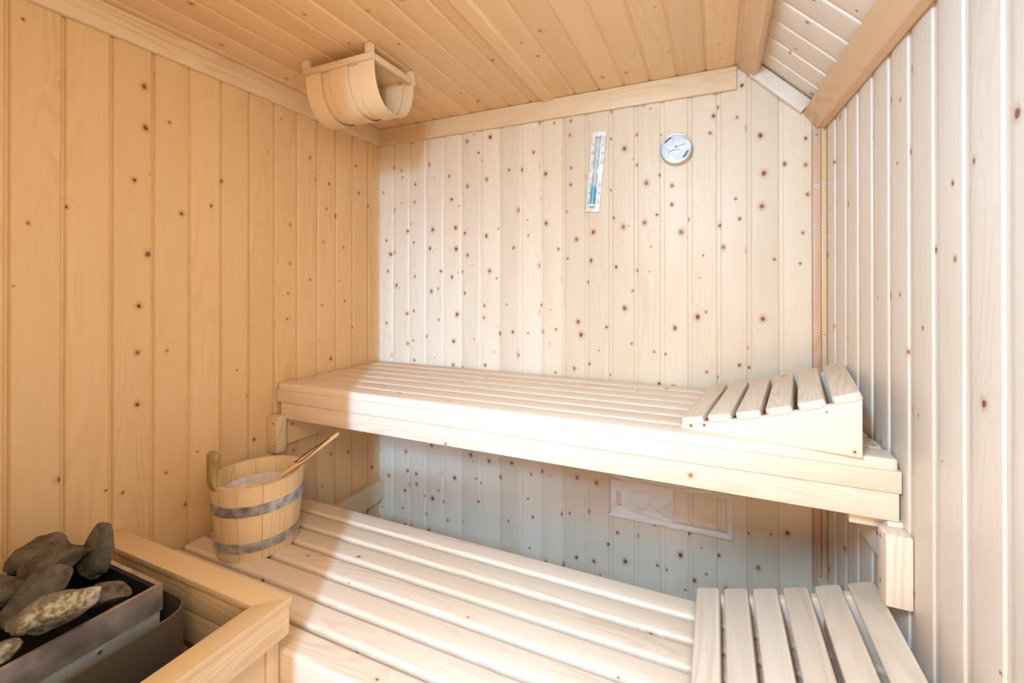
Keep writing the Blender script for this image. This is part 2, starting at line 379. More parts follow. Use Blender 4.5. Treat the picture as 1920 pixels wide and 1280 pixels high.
# board that covers the bend between flat and sloping ceiling
def sect(pts): return pts
def beam_prism(pts, y0, y1, mat, flare=False):
    mb = MB(); k = KR if flare else 0
    vs, wcs = [], []
    for y in (y1, y0):
        for x, z in pts: vs.append((x+(D-y)*k, y, z)); wcs.append((y, x, z))
    n = len(pts); fs = [(i, (i+1) % n, n+(i+1) % n, n+i) for i in range(n)]+[list(range(n))[::-1], [n+i for i in range(n)]]
    b_ = bmesh.new(); V = [b_.verts.new(v) for v in vs]
    for f in fs: b_.faces.new([V[i] for i in f])
    bmesh.ops.recalc_face_normals(b_, faces=list(b_.faces)); bmesh.ops.bevel(b_, geom=list(b_.edges), offset=.0035, segments=2, profile=.6, affect='EDGES')
    mb.bm(b_, None, 1); return trim(mb, mat)
beam_prism([(.080, 2.150), (.134, 2.100), (.150, 2.112), (.172, 2.165), (.13, 2.185), (.080, 2.175)], Y0, D-.004, 'beam')
beam_prism([(.296, 1.942), (.340, 1.880), (.362, 1.874), (.376, 1.884), (.376, 1.930), (.33, 1.98)], Y0, D-.004, 'beam', True)
# moulding at the foot of the slope on the back wall
mb = MB(); M45 = Matrix.Translation((.150, D, 2.118)) @ Matrix.Rotation(math.radians(45), 4, 'Y')
mb.box((-.016, -.028, -.028), (.225, -.001, .022), along=0, bev=.004, mat=M45); trim(mb, 'wall_r')
# two screwed battens in the back right corner
trim(MB().box((.328, D-.010, 0.20), (.3530, D, 1.878), along=2, bev=.002), 'batten')
mb = MB(); mb.box((.354, D-.013, 0.20), (.371, D, 1.885), along=2, bev=.003); trim(mb, 'beam')

def screw(parent, p, n, r=.005):
    """countersunk screw head whose face looks along n"""
    n = Vector(n).normalized(); p = Vector(p)
    o = MB().cyl(p-n*.002, p+n*.0012, r, 14).build('screw', 'screw', parent)
    t = n.orthogonal().normalized()
    s_ = MB().cyl(p+n*.0009, p+n*.0016, r*.42, 6).build('screw_recess', 'screw_dark', o)
    return o
ORD = ('topmost', 'second from the top', 'middle', 'second from the bottom', 'lowest')
for k, z in enumerate((1.854, 1.666, 1.52, 1.31, 1.13)):
    o = screw(None, (.341, D-.010, z), (0, -1, 0), .006); tag(o, ORD[k]+' of the round screw heads down the reddish corner batten', 'screw', 'screws down the reddish corner batten')
for k, z in enumerate((1.871, 1.672, 1.48, 1.331, 1.125)):
    o = screw(None, (.364, D-.013, z), (0, -1, 0), .004); tag(o, ORD[k]+' of the small screws in the narrow strip beside the daylit side wall', 'screw', 'screws down the narrow corner strip')

# ------------------------------------------------------------------ benches
def slat_box(mb, lo, hi, along=0, rad=.009):
    """slat: generously rounded long top edges and eased ends"""
    c = [(a+b_)/2 for a, b_ in zip(lo, hi)]; sz = [b_-a for a, b_ in zip(lo, hi)]
    b_ = bmesh.new(); bmesh.ops.create_cube(b_, size=1)
    for v in b_.verts: v.co = Vector((v.co.x*sz[0], v.co.y*sz[1], v.co.z*sz[2]))
    top = [e for e in b_.edges if all(v.co.z > 0 for v in e.verts)]
    ver = [e for e in b_.edges if abs(e.verts[0].co.z-e.verts[1].co.z) > 1e-5]
    bmesh.ops.bevel(b_, geom=ver, offset=.014, segments=4, profile=.5, affect='EDGES')
    top = [e for e in b_.edges if all(v.co.z > sz[2]*.49 for v in e.verts) and len(e.link_faces) == 2 and any(abs(f.normal.z) < .5 for f in e.link_faces)]
    bmesh.ops.bevel(b_, geom=top, offset=rad, segments=4, profile=.5, affect='EDGES')
    mb.bm(b_, Matrix.Translation(c), along); return mb

ub = thing('sauna_bench', 'upper slatted bench running across the back wall, pale where the daylight falls', 'bench', (0, 0, .75))
def child(mb, name, mat, root):
    o = mb.build(name, mat, root); o.location = -root.location; return o
TH = .026
for k in range(7):
    y0 = F+.001+k*.0880
    child(slat_box(MB(), (L+.012, y0, ZS-TH), (xr(y0)-.010, y0+.0775, ZS), rad=.008), 'slat', 'bench', ub)
child(MB().box((L+.008, F, .817), (xr(F)-.006, F+.030, .8685), bev=.003), 'front_board', 'bench', ub)
child(MB().box((L+.030, F+.003, .750), (xr(F)-.010, F+.033, .816), bev=.003), 'front_rail', 'bench', ub)
child(MB().box((L+.03, 1.86, .80), (R-.03, 1.885, .868), bev=.003), 'back_rail', 'bench', ub)
for x in (L+.04, -1.0, -.35, .30):
    child(MB().box((x, F+.034, .752), (x+.045, 1.858, .8685), along=1, bev=.002), 'cross_beam', 'bench', ub)
for x, z in ((-.166, .848), (-.02, .80)):
    pass

lb = thing('sauna_bench', 'lower slatted bench in front of and beneath the upper one', 'bench', (0, 0, .25))
for k in range(7):
    y1 = 1.331-.085*k
    x0 = L+.022
    child(slat_box(MB(), (x0, y1-.0725, ZL-TH), (xr(y1)-.012, y1, ZL), rad=.010), 'slat', 'bench', lb)
child(MB().box((L+.03, .749, .30), (xr(.74)-.012, .772, ZL-TH-.001), bev=.003), 'front_rail', 'bench', lb)
child(MB().box((L+.03, 1.29, .30), (R+.0, 1.32, ZL-TH-.001), bev=.003), 'back_rail', 'bench', lb)
for x in (L+.05, -.90, -.30, .30):
    child(MB().box((x, .780, .31), (x+.045, 1.288, ZL-TH-.0005), along=1, bev=.002), 'cross_beam', 'bench', lb)
for x, y in ((-.88, .775), (.33, .775)):
    child(MB().box((x, y, 0), (x+.05, y+.05, .31), along=2, bev=.003), 'leg', 'bench', lb)
for x, y in ((-.90, 1.24), (.30, 1.24)):
    child(MB().box((x, y, 0), (x+.05, y+.05, .30), along=2, bev=.003), 'leg', 'bench', lb)

# wall ledgers that carry the benches
t = thing('bench_bracket', 'ledger with end block on the shaded side wall under the upper bench', 'bracket', (L, F, .62))
child(MB().box((L+.001, F+.004, .632), (L+.030, D-.012, .7485), along=1, bev=.003), 'ledger', 'wall_shaded', t)
child(MB().box((L+.001, 1.238, .622), (L+.062, 1.282, .768), along=2, bev=.003), 'end_block', 'guard', t)
b1 = kids(t)[0]
for dx, z in ((.043, .742), (.053, .741), (.047, .650)):
    o = screw(t, (L+dx, 1.238, z), (0, -1, 0), .004); o.location = -t.location
t = thing('bench_bracket', 'pale ledger with tall end block on the daylit side wall under the upper bench', 'bracket', (R, F, .6))
mb = MB()
def fl(mb, y0, y1, z0, z1, t0, t1, along=1, bev=.003):
    """box that follows the flaring right wall: t0..t1 = distance from the wall"""
    b_ = bmesh.new(); vs = []
    for y in (y0, y1):
        for tt in (t0, t1):
            for z in (z0, z1): vs.append(b_.verts.new((xr(y)-tt, y, z)))
    for f in ((0, 1, 3, 2), (4, 5, 7, 6), (0, 1, 5, 4), (2, 3, 7, 6), (0, 2, 6, 4), (1, 3, 7, 5)): b_.faces.new([vs[i] for i in f])
    bmesh.ops.recalc_face_normals(b_, faces=list(b_.faces)); bmesh.ops.bevel(b_, geom=list(b_.edges), offset=bev, segments=2, profile=.6, affect='EDGES')
    mb.bm(b_, None, along); return mb
child(fl(MB(), 1.284, D-.016, .632, .7485, .001, .032), 'ledger', 'wall_r', t)
child(fl(MB(), 1.236, 1.283, .575, .738, .001, .052, 2, .004), 'end_block', 'rest', t)
for z in (.722, .618):
    o = screw(t, (xr(1.26)-.052, 1.262, z), (-1, 0, 0), .0045); o.location = -t.location
o = screw(t, (xr(1.34)-.032, 1.34, .69), (-1, 0, 0), .008); o.location = -t.location
child(MB().box((.303, F+.036, .716), (.375, F+.060, .7495), bev=.003), 'end_cleat', 'bench', t)
t = thing('wall_ledger', 'ledger on the shaded side wall carrying the lower bench', 'ledger', (L, 1.6, .14))
child(MB().box((L+.001, .80, .139), (L+.034, D-.008, .249), along=1, bev=.004), 'batten', 'guard', t)
for y, z in ((1.62, .222), (1.84, .185), (1.80, .16)):
    o = screw(t, (L+.034, y, z), (1, 0, 0), .004); o.location = -t.location
o = fl(MB(), .80, D-.010, .130, .243, .001, .036).build('wall_ledger', 'wall_r'); tag(o, 'end of the ledger on the daylit side wall, standing up behind the lower headrest', 'ledger')

# ------------------------------------------------------------------ headrests
def headrest(label, loc, rotz):
    t = thing('headrest', label, 'headrest', loc, rotz, None)
    Lg, Dp = .415, .490
    def top(u): return .026+.128*u/Lg-.010*math.sin(math.pi*u/Lg)-.012*0
    for y in (0.0, Dp-.022):
        poly = [(0.004, 0), (Lg, 0), (Lg, top(Lg)-.012)]
        for k in range(7, -1, -1):
            u = Lg*k/8; poly.append((u, max(.010, top(u)-.014)))
        poly.append((0, .006))
        MB().prism(poly, 1, y, y+.022, along=0, bev=.0015).build('side_panel', 'rest', t)
    for k in range(6):
        u0 = .000+k*.0710; u1 = u0+.0600; um = (u0+u1)/2
        sl = math.atan2(top(u1)-top(u0), u1-u0)
        MM = Matrix.Translation((um, Dp/2-.001, top(um)-.0045)) @ Matrix.Rotation(-sl, 4, 'Y')
        b_ = bmesh.new(); bmesh.ops.create_cube(b_, size=1)
        sz = (.0610, Dp+.006, .019)
        for v in b_.verts: v.co = Vector((v.co.x*sz[0], v.co.y*sz[1], v.co.z*sz[2]))
        ver = [e for e in b_.edges if abs(e.verts[0].co.z-e.verts[1].co.z) > 1e-5]
        bmesh.ops.bevel(b_, geom=ver, offset=.010, segments=4, profile=.5, affect='EDGES')
        te = [e for e in b_.edges if all(v.co.z > sz[2]*.49 for v in e.verts) and any(abs(f.normal.z) < .5 for f in e.link_faces)]
        bmesh.ops.bevel(b_, geom=te, offset=.006, segments=3, profile=.5, affect='EDGES')
        mb = MB(); mb.bm(b_, MM, 1); mb.build('slat', 'rest', t)
    MB().box((.30, .023, .02), (.33, Dp-.023, .06), along=1, bev=.002).build('cross_bar', 'rest', t)
    for u, z in ((.063, .020), (.028, .012), (.345, .098), (.400, .012)):
        screw(t, (u, 0, z), (0, -1, 0), .005 if u < .39 else .0065)
    return t
headrest('wedge-shaped slatted headrest lying on the upper bench against the daylit side wall', (-.092, 1.326, ZS), math.atan2(-.063, .412))
headrest('wedge-shaped slatted headrest lying on the lower bench, its slats pointing at the viewer', (-.050, .852, ZL), 0)

# ------------------------------------------------------------------ guard rail round the heater
t = thing('heater_guard', 'low wooden guard rail with mitred top boards around the heater', 'guard rail', (-.98, .72, 0))
ZG = .548; xo, xi, yo, yi = -.948, -1.008, .757, .695
def capboard(poly):
    return MB().prism(poly, 2, ZG-.018, ZG, along=0, bev=.003)
child(capboard([(L+.002, yo), (xo, yo), (xi, yi), (L+.002, yi)]), 'top_board', 'guard', t)
mb = MB(); mb.prism([(xo, yo), (xo, .10), (xi, .10), (xi, yi)], 2, ZG-.018, ZG, along=1, bev=.003); child(mb, 'top_board', 'guard', t)
child(MB().box((xo-.026, .10, ZG-.090), (xo-.004, yo-.004, ZG-.019), along=1, bev=.003), 'upper_board', 'guard', t)
child(MB().box((L+.002, yi+.004, ZG-.086), (xo-.028, yi+.024, ZG-.0185), along=0, bev=.003), 'upper_board', 'guard', t)
child(MB().box((L+.002, yi+.008, ZG-.172), (xo-.064, yi+.026, ZG-.094), along=0, bev=.003), 'lower_board', 'guard', t)
child(MB().box((xo-.052, .10, .06), (xo-.034, yo-.045, ZG-.095), along=1, bev=.002), 'side_panel', 'guard', t)
child(MB().box((xo-.060, yo-.044, 0), (xo-.030, yo-.012, ZG-.091), along=2, bev=.003), 'post', 'guard', t)
child(MB().box((xo-.060, .12, 0), (xo-.030, .155, ZG-.091), along=2, bev=.003), 'post', 'guard', t)
o = screw(t, (xo-.034, .60, .40), (1, 0, 0), .004); o.location = -t.location

# ------------------------------------------------------------------ heater
hx0, hx1, hy0, hy1 = -1.600, -1.200, .20, .615; ZH = .600
t = thing('sauna_heater', 'electric sauna heater with steel stone tray and rounded brown casing', 'heater', (-1.4, .4, 0))
def ring(mb, outer, inner, z0, z1):
    """closed wall of outline outer/inner between z0 and z1"""
    n = len(outer); vs = [(*p, z0) for p in outer]+[(*p, z1) for p in outer]+[(*p, z1) for p in inner]+[(*p, z0) for p in inner]
    fs = []
    for i in range(n):
        j = (i+1) % n
        for a in range(4): b_ = (a+1) % 4; fs.append((a*n+i, a*n+j, b_*n+j, b_*n+i))
    mb.add(vs, fs, vs); return mb
def rrect(x0, y0, x1, y1, r, n=8):
    pts = []
    for cx, cy, a0 in ((x1-r, y1-r, 0), (x0+r, y1-r, 90), (x0+r, y0+r, 180), (x1-r, y0+r, 270)):
        for k in range(n+1):
            a = math.radians(a0+90*k/n); pts.append((cx+r*math.cos(a), cy+r*math.sin(a)))
    return pts
tw = .010
mb = MB(); ring(mb, rrect(hx0, hy0, hx1, hy1, .003, 2), rrect(hx0+tw, hy0+tw, hx1-tw, hy1-tw, .003, 2), ZH-.060, ZH)
child(mb, 'stone_tray', 'tray', t)
mb = MB(); ring(mb, rrect(hx0+.004, hy0+.004, hx1-.004, hy1-.004, .003, 2), rrect(hx0+.011, hy0+.011, hx1-.011, hy1-.011, .003, 2), .30, ZH-.0605)
child(mb, 'inner_jacket', 'jacket', t)
mb = MB(); ring(mb, rrect(hx0+.0115, hy0+.0115, hx1-.0115, hy1-.0115, .003, 2), rrect(hx0+.016, hy0+.016, hx1-.016, hy1-.016, .003, 2), .36, ZH-.004)
mb.box((hx0+.0165, hy0+.0165, .44), (hx1-.0165, hy1-.0165, .448), bev=0); child(mb, 'lining', 'dark', t)
mb = MB(); ring(mb, rrect(hx0-.03, hy0-.03, -1.150, .655, .060, 12), rrect(hx0-.025, hy0-.025, -1.155, .650, .055, 12), .08, .540)
child(mb, 'casing', 'casing', t)
mb = MB()
pr = rrect(hx0-.0275, hy0-.0275, -1.1525, .6525, .0575, 12); mb.tube([(*p, .540) for p in pr]+[(*pr[0], .540)], .0032, 8, False); child(mb, 'rim', 'casing', t)
for y, z in ((.50, .525), (.30, .535)):
    o = screw(t, (hx1-.003, y, z), (1, 0, 0), .004); o.location = -t.location
for x in (hx0+.05, hx1-.05):
    for y in (hy0+.05, hy1-.05): child(MB().cyl((x, y, 0), (x, y, .09), .012), 'foot', 'dark', t)

def stone(name, label, mat, loc, size, rot, seed, sharp=.5):
    b_ = bmesh.new(); bmesh.ops.create_icosphere(b_, subdivisions=4, radius=1)
    rr = random.Random(seed); planes = []
    for _ in range(9):
        n = Vector((rr.gauss(0, 1), rr.gauss(0, 1), rr.gauss(0, 1))).normalized(); planes.append((n, rr.uniform(.50, .85)))
    off = Vector((seed*3.1, seed*1.7, seed*.9))
    for v in b_.verts:
        p = v.co.copy()
        for n, d in planes:
            q = p.dot(n)
            if q > d: p -= n*(q-d)*.95
        p *= 1+.16*noise.noise(p*1.6+off)+.05*noise.noise(p*5+off)+.03*noise.noise(p*13+off)
        if sharp > 0: p.x *= 1; p *= 1
        taper = 1-sharp*.5*max(-.6, min(1, p.x)); p.y *= taper; p.z *= taper
        v.co = Vector((p.x*size[0], p.y*size[1], p.z*size[2]))
    mb = MB(); mb.bm(b_); o = mb.build(name, mat, angle=48)
    o.location = loc; o.rotation_euler = [math.radians(a) for a in rot]
    tag(o, label, 'stone', None); return o
stones = [
 ('tall dark pointed stone standing upright at the back rim of the tray', 'stone', (-1.385, .574, .662), (.074, .026, .036), (0, -78, 20), 3, .8),
 ('broad dark grey stone in the back corner of the tray by the panelling', 'stone', (-1.538, .525, .640), (.080, .055, .040), (5, -4, 14), 5, .3),
 ('long brown ridge-shaped stone leaning from the heap towards the upright pointed stone', 'stone', (-1.425, .512, .652), (.090, .042, .040), (10, -22, 30), 7, .5),
 ('smooth dark egg-shaped stone in the middle of the tray', 'stone', (-1.350, .440, .632), (.072, .046, .042), (0, -30, 62), 9, -.4),
 ('light brown flat stone with a white crystalline face along the steel rim', 'stone_x', (-1.256, .440, .632), (.080, .044, .038), (-18, -16, 68), 12, -.4),
 ('small greenish grey stone behind the crystalline one, under the dark ridge', 'stone', (-1.268, .540, .600), (.045, .032, .026), (0, 10, 40), 15, .2),
 ('grey crystalline lump low against the steel rim, in front of the flat light stone', 'stone_x', (-1.262, .338, .606), (.060, .036, .032), (-10, 0, 72), 18, .2),
 ('rounded brown stone at the edge of the picture beside the egg-shaped one', 'stone', (-1.480, .430, .622), (.060, .048, .042), (0, 10, 30), 21, .2),
 ('dark stone sunk low in front of the egg-shaped one', 'stone', (-1.345, .345, .604), (.064, .044, .036), (0, 0, 80), 24, .2),
 ('half-hidden dark stone down inside the corner of the tray', 'stone', (-1.262, .560, .560), (.034, .026, .022), (0, 0, 10), 27, .0),
]
for i, (lab, mt, loc, size, rot, seed, sh) in enumerate(stones): stone('heater_stone', lab, mt, loc, size, rot, seed, sh)

# ------------------------------------------------------------------ pail
px_, py_ = -1.465, 1.038
t = thing('sauna_pail', 'round wooden water pail with two galvanised hoops and one tall stave handle', 'bucket', (px_, py_, ZL))
RB, RT, HP = .122, .143, .245
def prad(z): return RB+(RT-RB)*z/HP
ns = 12; hang = math.radians(-106)
for k in range(ns):
    a0 = hang+(k-.5)*2*math.pi/ns+.004; a1 = hang+(k+.5)*2*math.pi/ns-.004
    vs, wcs = [], []; m_ = 5
    zt = HP + (0 if k else -.012)
    for z in (0, zt):
        for rr in (0, -.013):
            for q in range(m_):
                a = a0+(a1-a0)*q/(m_-1); r = prad(z)+rr
                if q in (0, m_-1) and rr == 0: r -= .0012
                vs.append((r*math.cos(a), r*math.sin(a), z)); wcs.append((z, r*a, rr))
    def ix(z, s_, q): return (z*2+s_)*m_+q
    fs = []
    for q in range(m_-1):
        fs += [(ix(0, 0, q), ix(0, 0, q+1), ix(1, 0, q+1), ix(1, 0, q)), (ix(0, 1, q+1), ix(0, 1, q), ix(1, 1, q), ix(1, 1, q+1)),
               (ix(1, 0, q), ix(1, 0, q+1), ix(1, 1, q+1), ix(1, 1, q)), (ix(0, 0, q+1), ix(0, 0, q), ix(0, 1, q), ix(0, 1, q+1))]
    for q in (0, m_-1): fs.append((ix(0, 0, q), ix(1, 0, q), ix(1, 1, q), ix(0, 1, q)))
    mb = MB(); mb.add(vs, fs, wcs); mb.build('stave', 'pail', t)
# handle stave: curved, waisted grip with a flared head
mb = MB(); prof = [(HP-.0155, .0350, .0060), (HP-.012, .0355, .0066), (HP-.002, .0345, .009), (HP+.012, .0280, .010), (HP+.03, .0220, .012), (HP+.055, .0200, .0130), (HP+.078, .0250, .0145), (HP+.094, .0290, .0145), (HP+.103, .0240, .010)]
vs, wcs = [], []; n = 16
lean = [0, 0, .001, .0015, .001, .000, -.001, -.002, -.003]
for (z, hw, ht), le in zip(prof, lean):
    rr = prad(min(z, HP))-.0055+le
    for q in range(n):
        a = 2*math.pi*q/n; ca, sa = math.cos(a), math.sin(a)
        su = math.copysign(abs(ca)**.6, ca)*hw; sr = math.copysign(abs(sa)**.6, sa)*ht
        bend = -(su*su)/(2*rr)
        x_, y_ = (rr+sr+bend), su
        vs.append((x_*math.cos(hang)-y_*math.sin(hang), x_*math.sin(hang)+y_*math.cos(hang), z)); wcs.append((z, su, sr))
fs = [(i*n+q, i*n+(q+1) % n, (i+1)*n+(q+1) % n, (i+1)*n+q) for i in range(len(prof)-1) for q in range(n)]
fs += [list(range(n))[::-1], [(len(prof)-1)*n+q for q in range(n)]]
mb.add(vs, fs, wcs); o = mb.build('handle', 'pail_dark', t, angle=60); o['label'] = 'greenish brown waisted grip'
# base board, liner
MB().cyl((0, 0, .012), (0, 0, .026), RB-.014, 48).build('base', 'pail', t)
mb = MB(); nn = 48; vs, fs = [], []
rings_ = [(RB-.0145, .030), (RB-.010, .035), (prad(.20)-.016, .200), (prad(.20)-.018, .200), (RB-.022, .045), (.001, .040)]
rings_ = [(prad(.19)-.0150, .190), (prad(.19)-.0175, .1915), (prad(.16)-.018, .160), (prad(.158)-.03, .1565), (.0005, .1560)]
for r, z in rings_:
    for q in range(nn): a = 2*math.pi*q/nn; vs.append((r*math.cos(a), r*math.sin(a), z))
fs = [(i*nn+q, i*nn+(q+1) % nn, (i+1)*nn+(q+1) % nn, (i+1)*nn+q) for i in range(len(rings_)-1) for q in range(nn)]
mb.add(vs, fs, vs); o = mb.build('liner', 'liner', t, angle=60); o['label'] = 'pale pinkish white inside of the pail'
for z0, z1, nm in ((.150, .185, 'hoop'), (.030, .062, 'hoop')):
    mb = MB(); vs = []
    rs = [(prad(z0)+.0002, z0), (prad(z0)+.0026, z0+.001), (prad(z1)+.0026, z1-.001), (prad(z1)+.0002, z1)]
    for r, z in rs:
        for q in range(72): a = 2*math.pi*q/72; vs.append((r*math.cos(a), r*math.sin(a), z))
    fs = [(i*72+q, i*72+(q+1) % 72, (i+1)*72+(q+1) % 72, (i+1)*72+q) for i in range(3) for q in range(72)]
    mb.add(vs, fs, vs); h = mb.build('hoop', 'steel', t, angle=50)
    zm = (z0+z1)/2
    for da in (-.22, -.12, .02):
        for dz in (-.006, .006):
            a = hang+da+.1; r = prad(zm)+.0022
            MB().tube([(r*math.cos(a), r*math.sin(a), zm+dz), ((r+.0022)*math.cos(a), (r+.0022)*math.sin(a), zm+dz)], [.0034, .0018], 10).build('rivet', 'screw', h)
# ladle
t = thing('ladle', 'wooden ladle leaning in the pail, its pale handle with a dark cord loop sticking out', 'ladle', (px_, py_, ZL+.17))
def LW(p): return Vector(p)-Vector(t.location)
P0 = Vector((-1.455, 1.055, .592)); P1 = Vector((-1.290, 1.225, .755))
dr = (P1-P0); up = Vector((0, 0, 1)); side = dr.cross(up).normalized()
pts = [LW(P0+dr*q) for q in (0, .15, .35, .55, .72, .86, .94, .985, 1)]
rad = [(.010, .014), (.009, .014), (.008, .014), (.0075, .015), (.0075, .0155), (.0072, .0135), (.007, .011), (.0065, .0105), (.0045, .0075)]
MB().tube(pts, rad, 14).build('handle', 'pail', t, angle=60)
mb = MB(); vs = []; n = 24
bc = LW(P0)+Vector((-.020, -.020, -.002))
for r, z in ((.030, -.012), (.036, .012), (.0335, .012), (.026, -.006), (.001, -.008)):
    for q in range(n): a = 2*math.pi*q/n; vs.append((bc.x+r*math.cos(a), bc.y+r*math.sin(a), bc.z+z))
fs = [(i*n+q, i*n+(q+1) % n, (i+1)*n+(q+1) % n, (i+1)*n+q) for i in range(4) for q in range(n)]+[list(range(n))[::-1]]
mb.add(vs, fs, vs); mb.build('bowl', 'pail', t)
hole = P0+dr*.86+Vector((0, 0, .006)); c1 = []
for k in range(25):
    q = 2*math.pi*k/24; s_ = (1-math.cos(q))/2
    wob = math.sin(q)*.019*(1.0 if k < 12 else .9)
    pnt = hole-dr*(.46*s_)+side*wob+Vector((0, 0, .004*math.sin(q*2)+.003))
    c1.append(LW(pnt))
MB().tube(c1, .0016, 8).build('cord', 'cord', t)
kn = P0+dr*.40+Vector((0, 0, .010))
MB().tube([LW(kn), LW(kn-side*.012+dr*.02), LW(kn-side*.026-dr*.03+Vector((0, 0, -.002)))], .0015, 8).build('cord', 'cord', t)

# ------------------------------------------------------------------ lamp shade under the ceiling
t = thing('lamp_shade', 'bent veneer lamp shade hanging below the ceiling in the corner', 'lamp', (-1.27, 1.31, 2.1))
lx0, lx1, ly0, ly1 = -1.445, -1.104, 1.195, 1.437; zf0, zf1 = 2.102, 2.125
def ch(mb, nm, mt): o = mb.build(nm, mt, t); o.location = -Vector(t.location); return o
ch(MB().box((lx0, ly0, zf0), (lx1, ly0+.018, zf1), bev=.002), 'frame_bar', 'guard')
ch(MB().box((lx0, ly1-.018, zf0), (lx1, ly1, zf1), bev=.002), 'frame_bar', 'guard')
ch(MB().box((lx0, ly0+.0185, zf0), (lx0+.016, ly1-.0185, zf1), along=1, bev=.002), 'frame_bar', 'guard')
ch(MB().box((lx1-.016, ly0+.0185, zf0), (lx1, ly1-.0185, zf1), along=1, bev=.002), 'frame_bar', 'guard')
ch(MB().box((lx0+.017, ly0+.019, zf1-.006), (lx1-.017, ly1-.019, zf1), bev=0), 'top_plate', 'guard')
for x in (lx0+.002, lx1-.030):
    for y in (ly0-.004, ly1-.02): ch(MB().box((x, y, zf1), (x+.026, y+.02, ZC-.001), bev=.001), 'spacer', 'trim')
yc = (ly0+ly1)/2; ry = (ly1-ly0)/2-.016; rz = .160
def band(x0, x1, dr_, skew):
    mb = MB(); vs, wcs = [], []; n = 30
    for k in range(n+1):
        a = math.pi*(1-k/n) ; ca, sa = math.cos(a), math.sin(a)
        ca2 = math.copysign(abs(ca)**.85, ca)
        y = yc+ca2*(ry+dr_); z = zf0+.006-sa**.9*(rz+dr_)
        sk = skew*sa
        nrm = Vector((0, ca/ry, -sa/rz)).normalized()
        for x in (x0+sk, x1+sk):
            for th in (0, .0016):
                vs.append((x, y+nrm.y*th, z+nrm.z*th)); wcs.append((k*.014, x, th))
    fs = []
    for k in range(n):
        o = k*4; p = o+4
        fs += [(o, p, p+2, o+2), (o+1, o+3, p+3, p+1), (o, o+1, p+1, p), (o+2, p+2, p+3, o+3)]
    fs += [(0, 2, 3, 1), (n*4, n*4+1, n*4+3, n*4+2)]
    b_ = bmesh.new(); V = [b_.verts.new(v) for v in vs]
    mb.add(vs, fs, wcs); ch(mb, 'veneer_band', 'veneer')
wb = (lx1-lx0)/5
for i in (1, 3): band(lx0+wb*i-.018, lx0+wb*(i+1)+.018, -.004, 0)
for i, s_ in ((0, .0), (2, .0), (4, .0)): band(lx0+wb*i-(.010 if i else -.004), lx0+wb*(i+1)+(.010 if i < 4 else -.002)+(.004 if i == 0 else 0), .0035, s_)

# ------------------------------------------------------------------ sand timer
def text(body, size, mat, parent, loc, ang=0, name='lettering', bold=0):
    cu = bpy.data.curves.new('lettering', 'FONT'); cu.body = body; cu.size = size; cu.align_x = 'CENTER'; cu.align_y = 'CENTER'; cu.extrude = .0002; cu.offset = bold
    tmp = bpy.data.objects.new('tmp', cu); C.objects.link(tmp)
    dg = bpy.context.evaluated_depsgraph_get(); me = bpy.data.meshes.new_from_object(tmp.evaluated_get(dg))
    bpy.data.objects.remove(tmp); me.materials.clear(); me.materials.append(MAT[mat]); me.name = name
    return me
def put_text(body, size, mat, parent, loc, ang=0, name='lettering', bold=0):
    me = text(body, size, mat, parent, loc, ang, name, bold)
    o = bpy.data.objects.new(name, me); C.objects.link(o); o.parent = parent
    o.matrix_local = Matrix.Translation(loc) @ Matrix.Rotation(ang, 4, 'Y') @ Matrix.Rotation(math.radians(90), 4, 'X')
    return o
ta = math.atan2(.033, .352)
t = thing('sand_timer', 'tilted white wall sand timer with teal sand in its lower bulb', 'timer', (-.483, D, 1.804))
t.rotation_euler = (0, ta, 0)
hw, hh = .031, .176
MB().box((-hw, -.013, -hh), (hw, -.001, hh), along=2, bev=.002).build('board', 'timer_board', t)
def lathe(prof, n=24, y=-.026):
    mb = MB(); vs = [(r*math.cos(2*math.pi*q/n), y+r*math.sin(2*math.pi*q/n), z) for z, r in prof for q in range(n)]
    fs = [(i*n+q, i*n+(q+1) % n, (i+1)*n+(q+1) % n, (i+1)*n+q) for i in range(len(prof)-1) for q in range(n)]
    fs += [list(range(n))[::-1], [(len(prof)-1)*n+q for q in range(n)]]
    mb.add(vs, fs, vs); return mb
gp = [(-.156, .004), (-.152, .0095), (-.145, .0105), (-.02, .0105), (-.008, .008), (0, .0022), (.008, .008), (.02, .0105), (.145, .0105), (.152, .0095), (.156, .004)]
lathe([(z, r) for z, r in gp]).build('glass_tube', 'glass', t, angle=60)
o = lathe([(-.148, .0088), (-.075, .0090), (-.068, .0062)]).build('sand', 'teal', t, angle=60); o['label'] = 'teal sand'
for z in (-.150, .150): MB().box((-.013, -.037, z-.004), (.013, -.014, z+.004), bev=.002).build('clip', 'timer_board', t)
for s_ in (-1, 1):
    x = s_*.0215
    for z, tx in ((.118, '5'), (.080, '10'), (.038, '15'), (-.057, '15'), (-.095, '10'), (-.137, '5')):
        put_text(tx, .0135, 'inkb', t, (x, -.0136, z), 0, bold=.0003)
    mb = MB()
    for z in [.118-.0095*k for k in range(1, 8)]+[-.057-.0095*k for k in range(1, 8)]:
        if min(abs(z-q) for q in (.118, .080, .038, -.057, -.095, -.137)) > .0075: mb.box((x-.003, -.0138, z-.0006), (x+.003, -.0131, z+.0006), bev=0)
    mb.build('scale_marks', 'inkb', t)

